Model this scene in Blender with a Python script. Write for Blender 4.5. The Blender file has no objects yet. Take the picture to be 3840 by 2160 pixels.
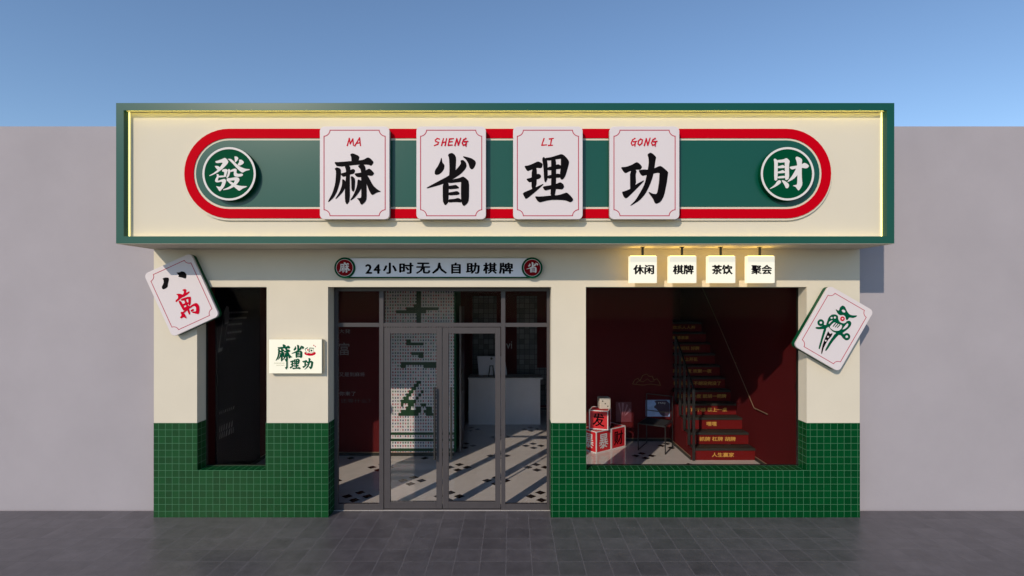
import bpy, math, random
from mathutils import Vector, Matrix
random.seed(7)
C = bpy.context.scene.collection
D0 = 6.5; HZ = 1135.0; CZ = 805/300.0
def px(X, Y, y=0.0):
    k = (D0+y)/D0/300.0
    return ((X-1920)*k, CZ+(HZ-Y)*k)
def PX(X, y=0.0): return (X-1920)*(D0+y)/D0/300.0
def PZ(Y, y=0.0): return CZ+(HZ-Y)*(D0+y)/D0/300.0

# ------------------------------------------------------------------ materials
MATS = {}
def mat(name, col, rough=0.6, metal=0.0, emit=None, es=0.0, mott=0.0, mscale=3.0, bump=0.0, bscale=60.0, spec=0.5, coat=0.0):
    m = bpy.data.materials.new(name); m.use_nodes = True
    nt = m.node_tree; N = nt.nodes; L = nt.links
    b = N['Principled BSDF']
    b.inputs['Base Color'].default_value = (*col, 1)
    b.inputs['Roughness'].default_value = rough
    b.inputs['Metallic'].default_value = metal
    b.inputs['Specular IOR Level'].default_value = spec
    b.inputs['Coat Weight'].default_value = coat
    if emit:
        b.inputs['Emission Color'].default_value = (*emit, 1); b.inputs['Emission Strength'].default_value = es
    if mott or bump:
        g = N.new('ShaderNodeNewGeometry')
    if mott:
        n = N.new('ShaderNodeTexNoise'); n.inputs['Scale'].default_value = mscale; n.inputs['Detail'].default_value = 6
        n.inputs['Roughness'].default_value = 0.6
        L.new(g.outputs['Position'], n.inputs['Vector'])
        mr = N.new('ShaderNodeMapRange'); mr.inputs[1].default_value = .3; mr.inputs[2].default_value = .7
        mr.inputs[3].default_value = 1-mott; mr.inputs[4].default_value = 1+mott
        L.new(n.outputs[0], mr.inputs[0])
        mx = N.new('ShaderNodeMix'); mx.data_type = 'RGBA'; mx.blend_type = 'MULTIPLY'; mx.inputs[0].default_value = 1
        mx.inputs[6].default_value = (*col, 1)
        cc = N.new('ShaderNodeCombineColor')
        for i in range(3): L.new(mr.outputs[0], cc.inputs[i])
        L.new(cc.outputs[0], mx.inputs[7]); L.new(mx.outputs[2], b.inputs['Base Color'])
        r2 = N.new('ShaderNodeMapRange'); r2.inputs[3].default_value = max(rough-.06, .02); r2.inputs[4].default_value = min(rough+.06, 1)
        L.new(n.outputs[0], r2.inputs[0]); L.new(r2.outputs[0], b.inputs['Roughness'])
    if bump:
        n2 = N.new('ShaderNodeTexNoise'); n2.inputs['Scale'].default_value = bscale; n2.inputs['Detail'].default_value = 4
        L.new(g.outputs['Position'], n2.inputs['Vector'])
        bp = N.new('ShaderNodeBump'); bp.inputs['Strength'].default_value = bump; bp.inputs['Distance'].default_value = .01
        L.new(n2.outputs[0], bp.inputs['Height']); L.new(bp.outputs[0], b.inputs['Normal'])
    MATS[name] = m
    return m

cream = mat('cream_render', (.66, .60, .485), .9, spec=.15, mott=.03, mscale=1.5, bump=.08, bscale=90)
cream_sign = mat('cream_sign_sheet', (.67, .61, .49), .75, spec=.1, mott=.015, mscale=1.2)
mauve = mat('mauve_plaster', (.368, .340, .366), .9, spec=.15, mott=.05, mscale=.9, bump=.12, bscale=50)
green_gloss = mat('green_lacquer', (.0, .070, .044), .29, spec=.45)
green_disc = mat('green_enamel', (.0, .062, .026), .6, spec=.03)
green_back = mat('green_resin', (.0, .070, .025), .45, spec=.2)
red_sign = mat('red_vinyl', (.52, .0, .008), .6, spec=.02)
white_tile = mat('ivory_resin', (.68, .62, .63), .42, spec=.2)
letter_black = mat('black_lettering', (.004, .003, .004), .6, spec=.04)
letter_white = mat('white_lettering', (.70, .67, .65), .5, spec=.1)
line_red = mat('red_line', (.46, .05, .09), .5, spec=.05)
letter_red = mat('red_lettering', (.54, .0, .02), .5, spec=.03)
letter_green = mat('green_lettering', (.0, .075, .035), .5, spec=.04)
strip_white = mat('strip_sign_white', (.72, .73, .78), .45)
deep_red = mat('deep_red_enamel', (.20, .002, .006), .5, spec=.05)
dark_red = mat('dark_red_wall', (.095, .010, .011), .65, mott=.06, mscale=1.2, spec=.06)
soot = mat('dark_ceiling', (.012, .009, .009), .9, mott=.05)
alu = mat('grey_door_frame', (.062, .055, .058), .42, spec=.3, mott=.05, mscale=6)
steel = mat('dark_steel', (.05, .047, .044), .4, metal=.6, mott=.06, mscale=9)
black_board = mat('black_board', (.006, .006, .012), .9, spec=.0, mott=.1)
chalk_wall = mat('wall_chalk_grey', (.30, .28, .28), .8, spec=.05)
chalk = mat('chalk_grey', (.14, .14, .145), .8, spec=.1)
trim_black = mat('black_skirting', (.012, .014, .010), .4, mott=.05)
brass = mat('brass_line', (.36, .25, .16), .4, metal=.3)
gold_text = mat('gold_lettering', (.60, .33, .075), .6, spec=.05)
tread_black = mat('black_tread', (.022, .022, .017), .6, mott=.1, mscale=8)
riser_red = mat('red_riser', (.150, .009, .009), .6, mott=.04, spec=.1)
cube_red = mat('red_cube', (.62, .012, .02), .45, mott=.02)
edge_white = mat('white_edge', (.75, .72, .70), .5)
dice_white = mat('dice_ivory', (.66, .60, .50), .5, mott=.02)
desk = mat('pale_desk', (.62, .58, .59), .6, mott=.05)
screen_back = mat('silver_plastic', (.50, .50, .58), .35)
dark_cloth = mat('black_cloth', (.015, .015, .018), .9, mott=.1)
mesh_red = mat('sheer_cloth', (.10, .02, .015), .8)
lit_white = mat('lit_acrylic', (.25, .24, .2), .5, emit=(1, .96, .80), es=.76)
lit_wall = mat('lit_acrylic_wall', (.3, .28, .22), .5, emit=(1, .97, .80), es=.66)
back_glow = mat('added_back_glow', (.8, .7, .4), .5, emit=(1, .64, .15), es=1.3)
top_glow = mat('added_top_glow', (.8, .7, .4), .5, emit=(1, .66, .16), es=8.0)
halo_soft = mat('halo_led_soft', (.8, .7, .4), .5, emit=(1, .80, .40), es=1.6)
lit_side = mat('lit_acrylic_edge', (.4, .36, .3), .5, emit=(1, .88, .58), es=.95)
led_yellow = mat('yellow_led', (.9, .8, .3), .5, emit=(1, .90, .36), es=1.5)
led_low = mat('cove_led_low', (.9, .8, .3), .5, emit=(1, .84, .20), es=4)
led_hidden = mat('cove_led', (.9, .8, .3), .5, emit=(1, .84, .16), es=11)
shelf_dark = mat('dark_shelf_back', (.03, .03, .035), .5)

def node_math(nt, op, a, b=None, c=None):
    n = nt.nodes.new('ShaderNodeMath'); n.operation = op
    for i, v in enumerate((a, b, c)):
        if v is None: continue
        if isinstance(v, (int, float)): n.inputs[i].default_value = v
        else: nt.links.new(v, n.inputs[i])
    return n.outputs[0]

def grid_mat(name, size, off, lw, col, grout, rough, spec=.5, var=.15, faces=True, noise=0.0, bump=.3, mort_rough=.8):
    """square tiling along the three world axes"""
    m = bpy.data.materials.new(name); m.use_nodes = True; nt = m.node_tree; N = nt.nodes; L = nt.links
    b = N['Principled BSDF']; g = N.new('ShaderNodeNewGeometry')
    sp = N.new('ShaderNodeSeparateXYZ'); L.new(g.outputs['Position'], sp.inputs[0])
    sn = N.new('ShaderNodeSeparateXYZ'); L.new(g.outputs['True Normal'], sn.inputs[0])
    lines = []; cells = []
    for i in range(3):
        s = node_math(nt, 'DIVIDE', node_math(nt, 'SUBTRACT', sp.outputs[i], off[i]), size)
        f = node_math(nt, 'FRACT', s)
        d = node_math(nt, 'ABSOLUTE', node_math(nt, 'SUBTRACT', f, .5))
        ln = node_math(nt, 'GREATER_THAN', d, .5-lw/size/2)
        facing = node_math(nt, 'LESS_THAN', node_math(nt, 'ABSOLUTE', sn.outputs[i]), .5)
        lines.append(node_math(nt, 'MULTIPLY', ln, facing))
        cells.append(node_math(nt, 'MULTIPLY', node_math(nt, 'FLOOR', s), facing))
    line = node_math(nt, 'MAXIMUM', node_math(nt, 'MAXIMUM', lines[0], lines[1]), lines[2])
    cv = N.new('ShaderNodeCombineXYZ')
    for i in range(3): L.new(cells[i], cv.inputs[i])
    wn = N.new('ShaderNodeTexWhiteNoise'); L.new(cv.outputs[0], wn.inputs['Vector'])
    k = N.new('ShaderNodeMapRange'); k.inputs[3].default_value = 1-var; k.inputs[4].default_value = 1+var
    L.new(wn.outputs['Value'], k.inputs[0]); kk = k.outputs[0]
    if noise:
        ns = N.new('ShaderNodeTexNoise'); ns.inputs['Scale'].default_value = 5; ns.inputs['Detail'].default_value = 7
        ns.inputs['Roughness'].default_value = .65
        wv = N.new('ShaderNodeVectorMath'); wv.operation = 'MULTIPLY_ADD'; L.new(cv.outputs[0], wv.inputs[0]); wv.inputs[1].default_value = (3.7, 2.3, 1.9)
        L.new(g.outputs['Position'], wv.inputs[2]); L.new(wv.outputs[0], ns.inputs['Vector'])
        nm = N.new('ShaderNodeMapRange'); nm.inputs[1].default_value = .3; nm.inputs[2].default_value = .7
        nm.inputs[3].default_value = 1-noise; nm.inputs[4].default_value = 1+noise; L.new(ns.outputs[0], nm.inputs[0])
        kk = node_math(nt, 'MULTIPLY', kk, nm.outputs[0])
    vm = N.new('ShaderNodeVectorMath'); vm.operation = 'SCALE'; vm.inputs[0].default_value = col; L.new(kk, vm.inputs['Scale'])
    mx = N.new('ShaderNodeMix'); mx.data_type = 'RGBA'; L.new(line, mx.inputs[0]); L.new(vm.outputs[0], mx.inputs[6]); mx.inputs[7].default_value = (*grout, 1)
    L.new(mx.outputs[2], b.inputs['Base Color'])
    rr = N.new('ShaderNodeMapRange'); rr.inputs[3].default_value = rough; rr.inputs[4].default_value = mort_rough; L.new(line, rr.inputs[0]); L.new(rr.outputs[0], b.inputs['Roughness'])
    b.inputs['Specular IOR Level'].default_value = spec
    bp = N.new('ShaderNodeBump'); bp.inputs['Strength'].default_value = bump; bp.inputs['Distance'].default_value = .002
    L.new(node_math(nt, 'SUBTRACT', 1.0, line), bp.inputs['Height']); L.new(bp.outputs[0], b.inputs['Normal'])
    return m, b, mx, line, sp
green_tile, *_ = grid_mat('green_square_tile', .0848, (-4.415, 0.0, 1.18), .0052, (.0, .050, .011), (.055, .16, .085), .24, spec=.16, var=.14, bump=.12)
pave_mat, *_ = grid_mat('grey_stone_paving', .2665, (.737, -.312, 0), .006, (.092, .084, .092), (.135, .125, .135), .36, spec=.55, var=.12, noise=.22, bump=.15)

def floor_material():
    m, b, mx, line, sp = grid_mat('pale_marble_floor', .635, (.40-.3175, .697-.3175, 0), .003, (.62, .575, .54), (.42, .38, .35), .10, spec=.55, var=.03, noise=.06, bump=.05, mort_rough=.3)
    return m
floor_mat = floor_material()
diamond_mat = mat('black_floor_inlay', (.022, .014, .012), .15, mott=.1, mscale=9)

def mural_material():
    m = bpy.data.materials.new('game_tile_wall'); m.use_nodes = True; nt = m.node_tree; N = nt.nodes; L = nt.links
    b = N['Principled BSDF']; g = N.new('ShaderNodeNewGeometry'); sp = N.new('ShaderNodeSeparateXYZ'); L.new(g.outputs['Position'], sp.inputs[0])
    sx = node_math(nt, 'DIVIDE', sp.outputs[0], MCW); sz = node_math(nt, 'DIVIDE', node_math(nt, 'SUBTRACT', sp.outputs[2], MZ0), MCH)
    fx = node_math(nt, 'FRACT', node_math(nt, 'SUBTRACT', sx, MX0/MCW)); fz = node_math(nt, 'FRACT', sz)
    ix = node_math(nt, 'FLOOR', node_math(nt, 'SUBTRACT', sx, MX0/MCW)); iz = node_math(nt, 'FLOOR', sz)
    cv = N.new('ShaderNodeCombineXYZ'); L.new(ix, cv.inputs[0]); L.new(iz, cv.inputs[1])
    wn = N.new('ShaderNodeTexWhiteNoise'); L.new(cv.outputs[0], wn.inputs['Vector'])
    dx = node_math(nt, 'ABSOLUTE', node_math(nt, 'SUBTRACT', fx, .5)); dz = node_math(nt, 'ABSOLUTE', node_math(nt, 'SUBTRACT', fz, .5))
    dot = node_math(nt, 'MULTIPLY', node_math(nt, 'LESS_THAN', dx, .27), node_math(nt, 'LESS_THAN', dz, .30))
    ns = N.new('ShaderNodeTexNoise'); ns.inputs['Scale'].default_value = 75; L.new(g.outputs['Position'], ns.inputs['Vector'])
    dot = node_math(nt, 'MULTIPLY', dot, node_math(nt, 'GREATER_THAN', ns.outputs[0], .40))
    gap = node_math(nt, 'MAXIMUM', node_math(nt, 'GREATER_THAN', dx, .46), node_math(nt, 'GREATER_THAN', dz, .47))
    cr = N.new('ShaderNodeValToRGB'); cr.color_ramp.interpolation = 'CONSTANT'; L.new(wn.outputs['Value'], cr.inputs[0])
    e = cr.color_ramp.elements; e[0].color = (.32, .02, .04, 1); e[1].position = .36; e[1].color = (.02, .03, .10, 1)
    a = e.new(.62); a.color = (.02, .09, .04, 1); a = e.new(.85); a.color = (.55, .30, .30, 1)
    m1 = N.new('ShaderNodeMix'); m1.data_type = 'RGBA'; L.new(dot, m1.inputs[0]); m1.inputs[6].default_value = (.70, .68, .66, 1); L.new(cr.outputs[0], m1.inputs[7])
    m2 = N.new('ShaderNodeMix'); m2.data_type = 'RGBA'; L.new(gap, m2.inputs[0]); L.new(m1.outputs[2], m2.inputs[6]); m2.inputs[7].default_value = (.54, .54, .56, 1)
    L.new(m2.outputs[2], b.inputs['Base Color']); b.inputs['Roughness'].default_value = .35
    return m
YM = 2.600                      # face of the mural
MCW = 9.52*(D0+YM)/D0/300; MCH = 12.0*(D0+YM)/D0/300
MX0 = PX(1440, YM); MZ0 = PZ(1690, YM)
mural_mat = mural_material()
mural_green = mat('dark_green_game_tile', (.007, .042, .010), .4, mott=.12, mscale=20)

def glass_material(name, tint, refl):
    m = bpy.data.materials.new(name); m.use_nodes = True; nt = m.node_tree; N = nt.nodes; L = nt.links
    for n in list(N):
        if n.type == 'BSDF_PRINCIPLED': N.remove(n)
    out = [n for n in N if n.type == 'OUTPUT_MATERIAL'][0]
    t = N.new('ShaderNodeBsdfTransparent'); t.inputs[0].default_value = (*tint, 1)
    gl = N.new('ShaderNodeBsdfGlossy'); gl.inputs['Roughness'].default_value = .01; gl.inputs[0].default_value = (.9, .92, .95, 1)
    fr = N.new('ShaderNodeLayerWeight'); fr.inputs[0].default_value = refl
    k = node_math(nt, 'MULTIPLY', fr.outputs['Fresnel'], .55)
    mx = N.new('ShaderNodeMixShader'); L.new(k, mx.inputs[0]); L.new(t.outputs[0], mx.inputs[1]); L.new(gl.outputs[0], mx.inputs[2]); L.new(mx.outputs[0], out.inputs[0])
    return m
glass = glass_material('tinted_glass', (.95, .95, .955), .10)

# ------------------------------------------------------------------ object helpers
ROOT = {}
def tag(o, label=None, cat=None, group=None, kind=None):
    if label: o['label'] = label
    if cat: o['category'] = cat
    if group: o['group'] = group
    if kind: o['kind'] = kind
    return o
def thing(name, loc, label, cat, group=None):
    o = bpy.data.objects.new(name, None); C.objects.link(o); o.location = loc; o.empty_display_size = .1
    ROOT[o.name] = Vector(loc)
    return tag(o, label, cat, group)
class MB:
    def __init__(s): s.v = []; s.f = []
    def add(s, vs, fs):
        n = len(s.v); s.v += [tuple(v) for v in vs]; s.f += [tuple(n+i for i in f) for f in fs]; return s
    def box(s, x0, x1, y0, y1, z0, z1):
        if x0 > x1: x0, x1 = x1, x0
        if y0 > y1: y0, y1 = y1, y0
        if z0 > z1: z0, z1 = z1, z0
        return s.add([(x0, y0, z0), (x1, y0, z0), (x1, y1, z0), (x0, y1, z0), (x0, y0, z1), (x1, y0, z1), (x1, y1, z1), (x0, y1, z1)],
                     [(0, 3, 2, 1), (4, 5, 6, 7), (0, 1, 5, 4), (1, 2, 6, 5), (2, 3, 7, 6), (3, 0, 4, 7)])
    def prism(s, pts, y0, y1):          # pts (x, z), counter-clockwise seen from the front
        n = len(pts)
        vs = [(x, y0, z) for x, z in pts]+[(x, y1, z) for x, z in pts]
        fs = [tuple(range(n)), tuple(reversed(range(n, 2*n)))]
        fs += [(i, n+i, n+(i+1) % n, (i+1) % n) for i in range(n)]
        return s.add(vs, fs)
    def ring(s, a, b, y0, y1):          # a outer loop, b inner loop, same count
        n = len(a); vs = [(x, y0, z) for x, z in a]+[(x, y0, z) for x, z in b]+[(x, y1, z) for x, z in a]+[(x, y1, z) for x, z in b]
        fs = []
        for i in range(n):
            j = (i+1) % n
            fs += [(i, j, n+j, n+i), (2*n+j, 2*n+i, 3*n+i, 3*n+j), (j, i, 2*n+i, 2*n+j), (n+i, n+j, 3*n+j, 3*n+i)]
        return s.add(vs, fs)
    def tube(s, p, q, r, n=8, square=False):
        p = Vector(p); q = Vector(q); d = (q-p).normalized(); up = Vector((0, 0, 1)) if abs(d.z) < .9 else Vector((0, 1, 0))
        a = d.cross(up).normalized(); b = d.cross(a)
        if square: n = 4
        vs = []
        for e in (p, q):
            for i in range(n):
                t = 2*math.pi*i/n+(math.pi/4 if square else 0); vs.append(e+a*math.cos(t)*r+b*math.sin(t)*r)
        fs = [tuple(range(n)), tuple(reversed(range(n, 2*n)))]+[(i, n+i, n+(i+1) % n, (i+1) % n) for i in range(n)]
        return s.add(vs, fs)
    def xform(s, M):
        s.v = [tuple(M @ Vector(v)) for v in s.v]; return s
    def build(s, name, m, parent=None, bevel=0, smooth=False):
        me = bpy.data.meshes.new(name)
        off = ROOT[parent.name] if parent else Vector((0, 0, 0))
        me.from_pydata([tuple(Vector(v)-off) for v in s.v], [], s.f); me.validate(); 
        import bmesh
        bm = bmesh.new(); bm.from_mesh(me); bmesh.ops.recalc_face_normals(bm, faces=bm.faces); bm.to_mesh(me); bm.free()
        me.materials.append(m); me.update()
        o = bpy.data.objects.new(name, me); C.objects.link(o)
        if parent: o.parent = parent
        ROOT[o.name] = off
        if bevel:
            md = o.modifiers.new('bevel', 'BEVEL'); md.width = bevel; md.segments = 2; md.limit_method = 'ANGLE'; md.angle_limit = math.radians(40)
        if smooth:
            for p in me.polygons: p.use_smooth = True
        return o

def arc(cx, cz, r, a0, a1, n):
    return [(cx+r*math.cos(math.radians(a0+(a1-a0)*i/n)), cz+r*math.sin(math.radians(a0+(a1-a0)*i/n))) for i in range(n+1)]
def rrect(cx, cz, w, h, r, n=6):
    a, b = w/2-r, h/2-r
    return arc(cx+a, cz+b, r, 0, 90, n)+arc(cx-a, cz+b, r, 90, 180, n)+arc(cx-a, cz-b, r, 180, 270, n)+arc(cx+a, cz-b, r, 270, 360, n)
def circ(cx, cz, r, n=48): return arc(cx, cz, r, 0, 360, n)[:-1]
def notched(cx, cz, w, h, r, t=0.0, n=8):
    a, b = w/2, h/2; rr = r+t
    out = []
    for sx, sz, a0 in ((1, 1, 270), (-1, 1, 0), (-1, -1, 90), (1, -1, 180)):
        pts = arc(cx+sx*a, cz+sz*b, rr, a0, a0-90, n)
        good = []
        for x, z in pts:
            x = min(max(x, cx-a+t), cx+a-t); z = min(max(z, cz-b+t), cz+b-t); good.append((x, z))
        out += good
    return out
def stadium(x0, x1, cz, r, n=24): return arc(x1, cz, r, -90, 90, n)+arc(x0, cz, r, 90, 270, n)

def chaikin(p, k=1):
    for _ in range(k):
        q = []
        for i in range(len(p)):
            a, b = p[i], p[(i+1) % len(p)]
            q += [(a[0]*.8+b[0]*.2, a[1]*.8+b[1]*.2), (a[0]*.2+b[0]*.8, a[1]*.2+b[1]*.8)]
        p = q
    return p
class Face:
    """a flat frame: u to the right, v up, n towards the viewer"""
    def __init__(s, O, U=(1, 0, 0), V=(0, 0, 1)):
        s.O = Vector(O); s.U = Vector(U); s.V = Vector(V); s.N = s.U.cross(s.V).normalized()*1.0
    def at(s, u, v, h=0): return s.O+s.U*u+s.V*v+s.N*h
def strokes_mesh(strokes, face, fn, h0=.0015, step=.0004, smooth=1, bold=0):
    mb = MB(); k = 0
    for ox, oz in ([(0, 0)] if not bold else [(bold, 0), (-bold, 0), (0, bold), (0, -bold)]):
        for st in strokes:
            p = chaikin([fn(*q) for q in st], smooth)
            mb.add([face.at(u+ox, v+oz, h0+step*k) for u, v in p], [tuple(range(len(p)))]); k += 1
    return mb
def bbox(strokes):
    xs = [p[0] for s in strokes for p in s]; ys = [p[1] for s in strokes for p in s]
    return min(xs), max(xs), min(ys), max(ys)
def fit(strokes, u0, u1, v0, v1):
    a, b, c, d = bbox(strokes)
    return lambda x, y: (u0+(x-a)/(b-a)*(u1-u0), v1-(y-c)/(d-c)*(v1-v0))

TXT = {}
def text_geo(s, spacing=1.0):
    if (s, spacing) in TXT: return TXT[(s, spacing)]
    c = bpy.data.curves.new('tmp', 'FONT'); c.body = s; c.size = 1; c.resolution_u = 2; c.space_character = spacing
    o = bpy.data.objects.new('tmp', c); C.objects.link(o)
    dg = bpy.context.evaluated_depsgraph_get(); dg.update()
    me = bpy.data.meshes.new_from_object(o.evaluated_get(dg))
    v = [(a.co.x, a.co.y) for a in me.vertices]; f = [tuple(p.vertices) for p in me.polygons]
    bpy.data.objects.remove(o); bpy.data.curves.remove(c); bpy.data.meshes.remove(me)
    TXT[(s, spacing)] = (v, f); return v, f
def text_on(name, s, face, u0, u1, v0, v1, m, parent, bold=0.0, spacing=1.0, shear=0.0, h0=.0015):
    v, f = text_geo(s, spacing)
    xs = [a[0] for a in v]; ys = [a[1] for a in v]; a, b, c, d = min(xs), max(xs), min(ys), max(ys)
    su = (u1-u0)/(b-a); sv = (v1-v0)/(d-c); mb = MB()
    offs = [(0, 0)] if not bold else [(0, 0), (bold, 0), (-bold, 0), (0, bold*.6), (0, -bold*.6)]
    for i, (ox, oy) in enumerate(offs):
        mb.add([face.at(u0+(x-a)*su+ox+shear*(y-c)*sv, v0+(y-c)*sv+oy, h0+.0004*i) for x, y in v], f)
    return mb.build(name, m, parent)

# ------------------------------------------------------------------ brush glyphs traced stroke by stroke
G = {}
G['ma'] = [[(480,432),(515,412),(612,455),(598,520),(500,530),(497,465)],
 [(262,535),(330,535),(598,512),(660,505),(720,470),(755,482),(800,530),(798,555),(768,590),(735,572),(600,570),(310,605)],
 [(270,625),(300,605),(345,620),(360,650),(352,780),(310,930),(260,1020),(190,1082),(180,1072),(240,960),(280,830),(292,660)],
 [(355,690),(430,670),(500,635),(530,628),(553,650),(535,695),(480,705),(390,740),(362,715)],
 [(408,590),(440,575),(478,590),(487,620),(478,720),(480,1060),(440,1118),(412,1070),(410,900),(428,700),(425,640)],
 [(375,760),(420,790),(430,860),(380,950),(290,1040),(282,1030),(340,940),(372,850)],
 [(490,730),(520,730),(552,765),(545,910),(525,942),(500,915),(497,780)],
 [(540,690),(630,680),(700,645),(740,622),(775,645),(812,690),(780,725),(715,715),(640,740),(580,740),(550,715)],
 [(585,590),(620,570),(670,570),(692,610),(695,700),(705,820),(708,1030),(690,1075),(642,1118),(625,1105),(605,1060),(572,1025),(620,1025),(635,1010),(632,760),(630,640)],
 [(585,765),(640,790),(640,880),(600,950),(545,1020),(490,1058),(485,1048),(530,980),(575,870)],
 [(690,720),(720,715),(790,850),(850,905),(905,938),(850,945),(785,985),(765,970),(735,910),(695,800)]]
G['sheng'] = [[(415,472),(425,490),(430,540),(462,575),(455,630),(425,675),(385,705),(345,712),(325,695),(330,645),(370,590),(398,530)],
 [(505,440),(525,418),(565,410),(600,435),(620,480),(612,640),(600,740),(520,740),(528,640),(522,480)],
 [(708,465),(720,455),(820,480),(875,515),(888,550),(870,600),(845,632),(820,635),(800,610),(785,555),(750,500)],
 [(675,512),(715,505),(750,540),(762,585),(745,630),(680,700),(580,765),(440,835),(230,895),(212,885),(330,820),(520,720),(610,645),(660,590),(682,555)],
 [(435,810),(520,790),(515,1080),(475,1125),(455,1110),(435,1060)],
 [(500,790),(580,768),(660,752),(710,730),(745,750),(795,800),(685,805),(515,825)],
 [(685,760),(745,750),(795,800),(792,1050),(770,1100),(725,1135),(705,1120),(690,1080),(682,1000)],
 [(510,860),(580,850),(615,843),(660,880),(650,895),(510,908)],
 [(510,950),(580,938),(630,928),(665,950),(660,980),(510,990)],
 [(510,1042),(600,1035),(645,1020),(690,1045),(690,1085),(620,1078),(505,1085)]]
G['li'] = [[(238,588),(300,580),(370,550),(420,525),(455,535),(492,560),(478,620),(400,615),(340,640),(285,662),(262,635)],
 [(340,620),(400,610),(412,650),(405,880),(335,920)],
 [(260,765),(340,745),(390,710),(425,692),(460,705),(470,735),(450,760),(400,775),(335,808),(305,812)],
 [(213,955),(335,905),(410,870),(495,830),(500,840),(470,870),(380,950),(262,1045),(240,1010)],
 [(480,490),(502,462),(525,485),(555,520),(558,760),(530,818),(508,790),(498,600)],
 [(515,480),(600,470),(680,445),(745,425),(790,450),(850,525),(740,490),(660,500),(555,520)],
 [(735,480),(800,460),(850,525),(840,580),(800,720),(775,760),(748,778),(725,755),(722,700),(735,590)],
 [(600,480),(662,490),(672,560),(668,990),(592,1010),(605,800),(603,520)],
 [(555,605),(640,590),(695,562),(740,585),(735,628),(672,632),(555,652)],
 [(555,718),(640,705),(700,690),(745,710),(740,745),(672,748),(555,762)],
 [(482,868),(600,850),(680,830),(725,808),(765,830),(782,870),(755,908),(670,900),(590,905),(518,925)],
 [(380,1000),(450,1005),(600,990),(700,985),(780,960),(815,948),(860,985),(905,1040),(890,1070),(860,1082),(800,1055),(700,1048),(600,1050),(530,1062),(445,1085),(410,1055)]]
G['gong'] = [[(242,605),(320,600),(400,570),(440,545),(465,535),(500,555),(538,600),(515,640),(450,640),(370,660),(310,690),(285,670)],
 [(370,650),(450,640),(462,665),(448,700),(455,840),(380,910),(372,900)],
 [(258,940),(300,930),(375,900),(455,835),(560,780),(562,795),(480,880),(400,960),(320,1035),(285,1010)],
 [(605,432),(645,405),(680,420),(728,468),(715,520),(700,640),(680,740),(640,850),(580,970),(500,1060),(380,1132),(375,1122),(440,1060),(520,930),(570,830),(600,700),(625,560),(622,480)],
 [(485,645),(560,635),(620,640),(700,620),(775,585),(810,600),(890,670),(780,690),(740,680),(650,705),(580,715),(540,725),(510,700)],
 [(770,680),(830,620),(890,670),(885,710),(870,820),(835,990),(790,1075),(730,1105),(705,1090),(680,1030),(620,950),(630,940),(680,965),(730,970),(745,930),(765,800)]]
G['fa'] = [[(370,475),(440,455),(530,420),(575,398),(620,430),(655,490),(600,560),(520,640),(420,710),(330,755),(250,785),(250,770),(340,720),(430,650),(500,560),(540,495),(400,515)],
 [(358,570),(430,570),(480,600),(500,640),(450,670),(410,640)],
 [(625,425),(700,420),(760,470),(830,540),(900,590),(1000,630),(1100,640),(1095,655),(1020,670),(945,715),(880,670),(800,590),(720,500),(660,440)],
 [(775,370),(830,375),(865,410),(830,470),(790,500),(785,430)],
 [(870,440),(930,440),(980,490),(960,530),(880,570),(840,545),(880,490)],
 [(525,645),(605,632),(645,660),(625,700),(600,795),(555,795),(570,695),(520,690)],
 [(440,775),(600,772),(605,800),(460,815),(430,800)],
 [(405,740),(450,745),(455,800),(440,840),(430,885),(530,850),(580,840),(610,880),(570,1000),(510,1070),(475,1105),(450,1080),(430,1040),(390,990),(470,1010),(500,990),(530,895),(410,920),(370,890),(385,840),(415,790)],
 [(650,630),(695,650),(690,720),(660,800),(620,830),(610,810),(640,740)],
 [(690,670),(740,640),(800,625),(830,650),(820,720),(860,740),(940,730),(965,760),(930,790),(850,800),(780,790),(765,750),(770,680),(700,700)],
 [(620,830),(700,825),(820,805),(870,820),(890,860),(860,920),(780,1000),(680,1055),(550,1080),(540,1065),(650,1020),(740,960),(800,870),(700,880),(640,895),(620,885)],
 [(640,880),(700,890),(800,960),(900,990),(1045,995),(1040,1010),(960,1040),(885,1095),(850,1075),(750,990),(660,920)]]
G['cai'] = [[(450,430),(480,415),(530,450),(540,470),(535,850),(490,885),(462,850),(465,500)],
 [(520,450),(650,435),(715,405),(750,425),(790,470),(760,490),(540,505)],
 [(680,430),(740,420),(790,470),(770,540),(775,840),(710,870),(690,850),(685,700)],
 [(535,580),(600,565),(640,548),(690,580),(690,612),(535,620)],
 [(535,690),(600,675),(640,655),(690,690),(690,718),(535,728)],
 [(535,790),(690,775),(690,825),(530,832)],
 [(530,880),(580,865),(610,905),(580,945),(480,1010),(370,1055),(365,1045),(470,970)],
 [(605,865),(680,880),(760,940),(772,990),(750,1030),(725,1042),(700,1030),(670,960)],
 [(775,590),(930,565),(1030,540),(1090,505),(1150,530),(1190,575),(1160,610),(1120,625),(1030,610),(900,630),(830,650),(790,620)],
 [(900,400),(930,375),(990,395),(1045,435),(1035,540),(1035,800),(1050,960),(1010,1040),(970,1090),(940,1060),(910,1010),(840,985),(900,970),(940,960),(945,700),(935,500)],
 [(930,600),(1000,620),(950,760),(860,850),(740,910),(735,895),(820,800),(890,680)]]
BA = [[(415,475),(460,458),(505,462),(512,490),(495,560),(495,590),(470,615),(430,632),(410,615),(408,590),(435,540),(432,495)],
 [(612,390),(660,385),(690,370),(735,380),(760,415),(760,460),(745,478),(700,462),(640,450),(655,430)]]
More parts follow.
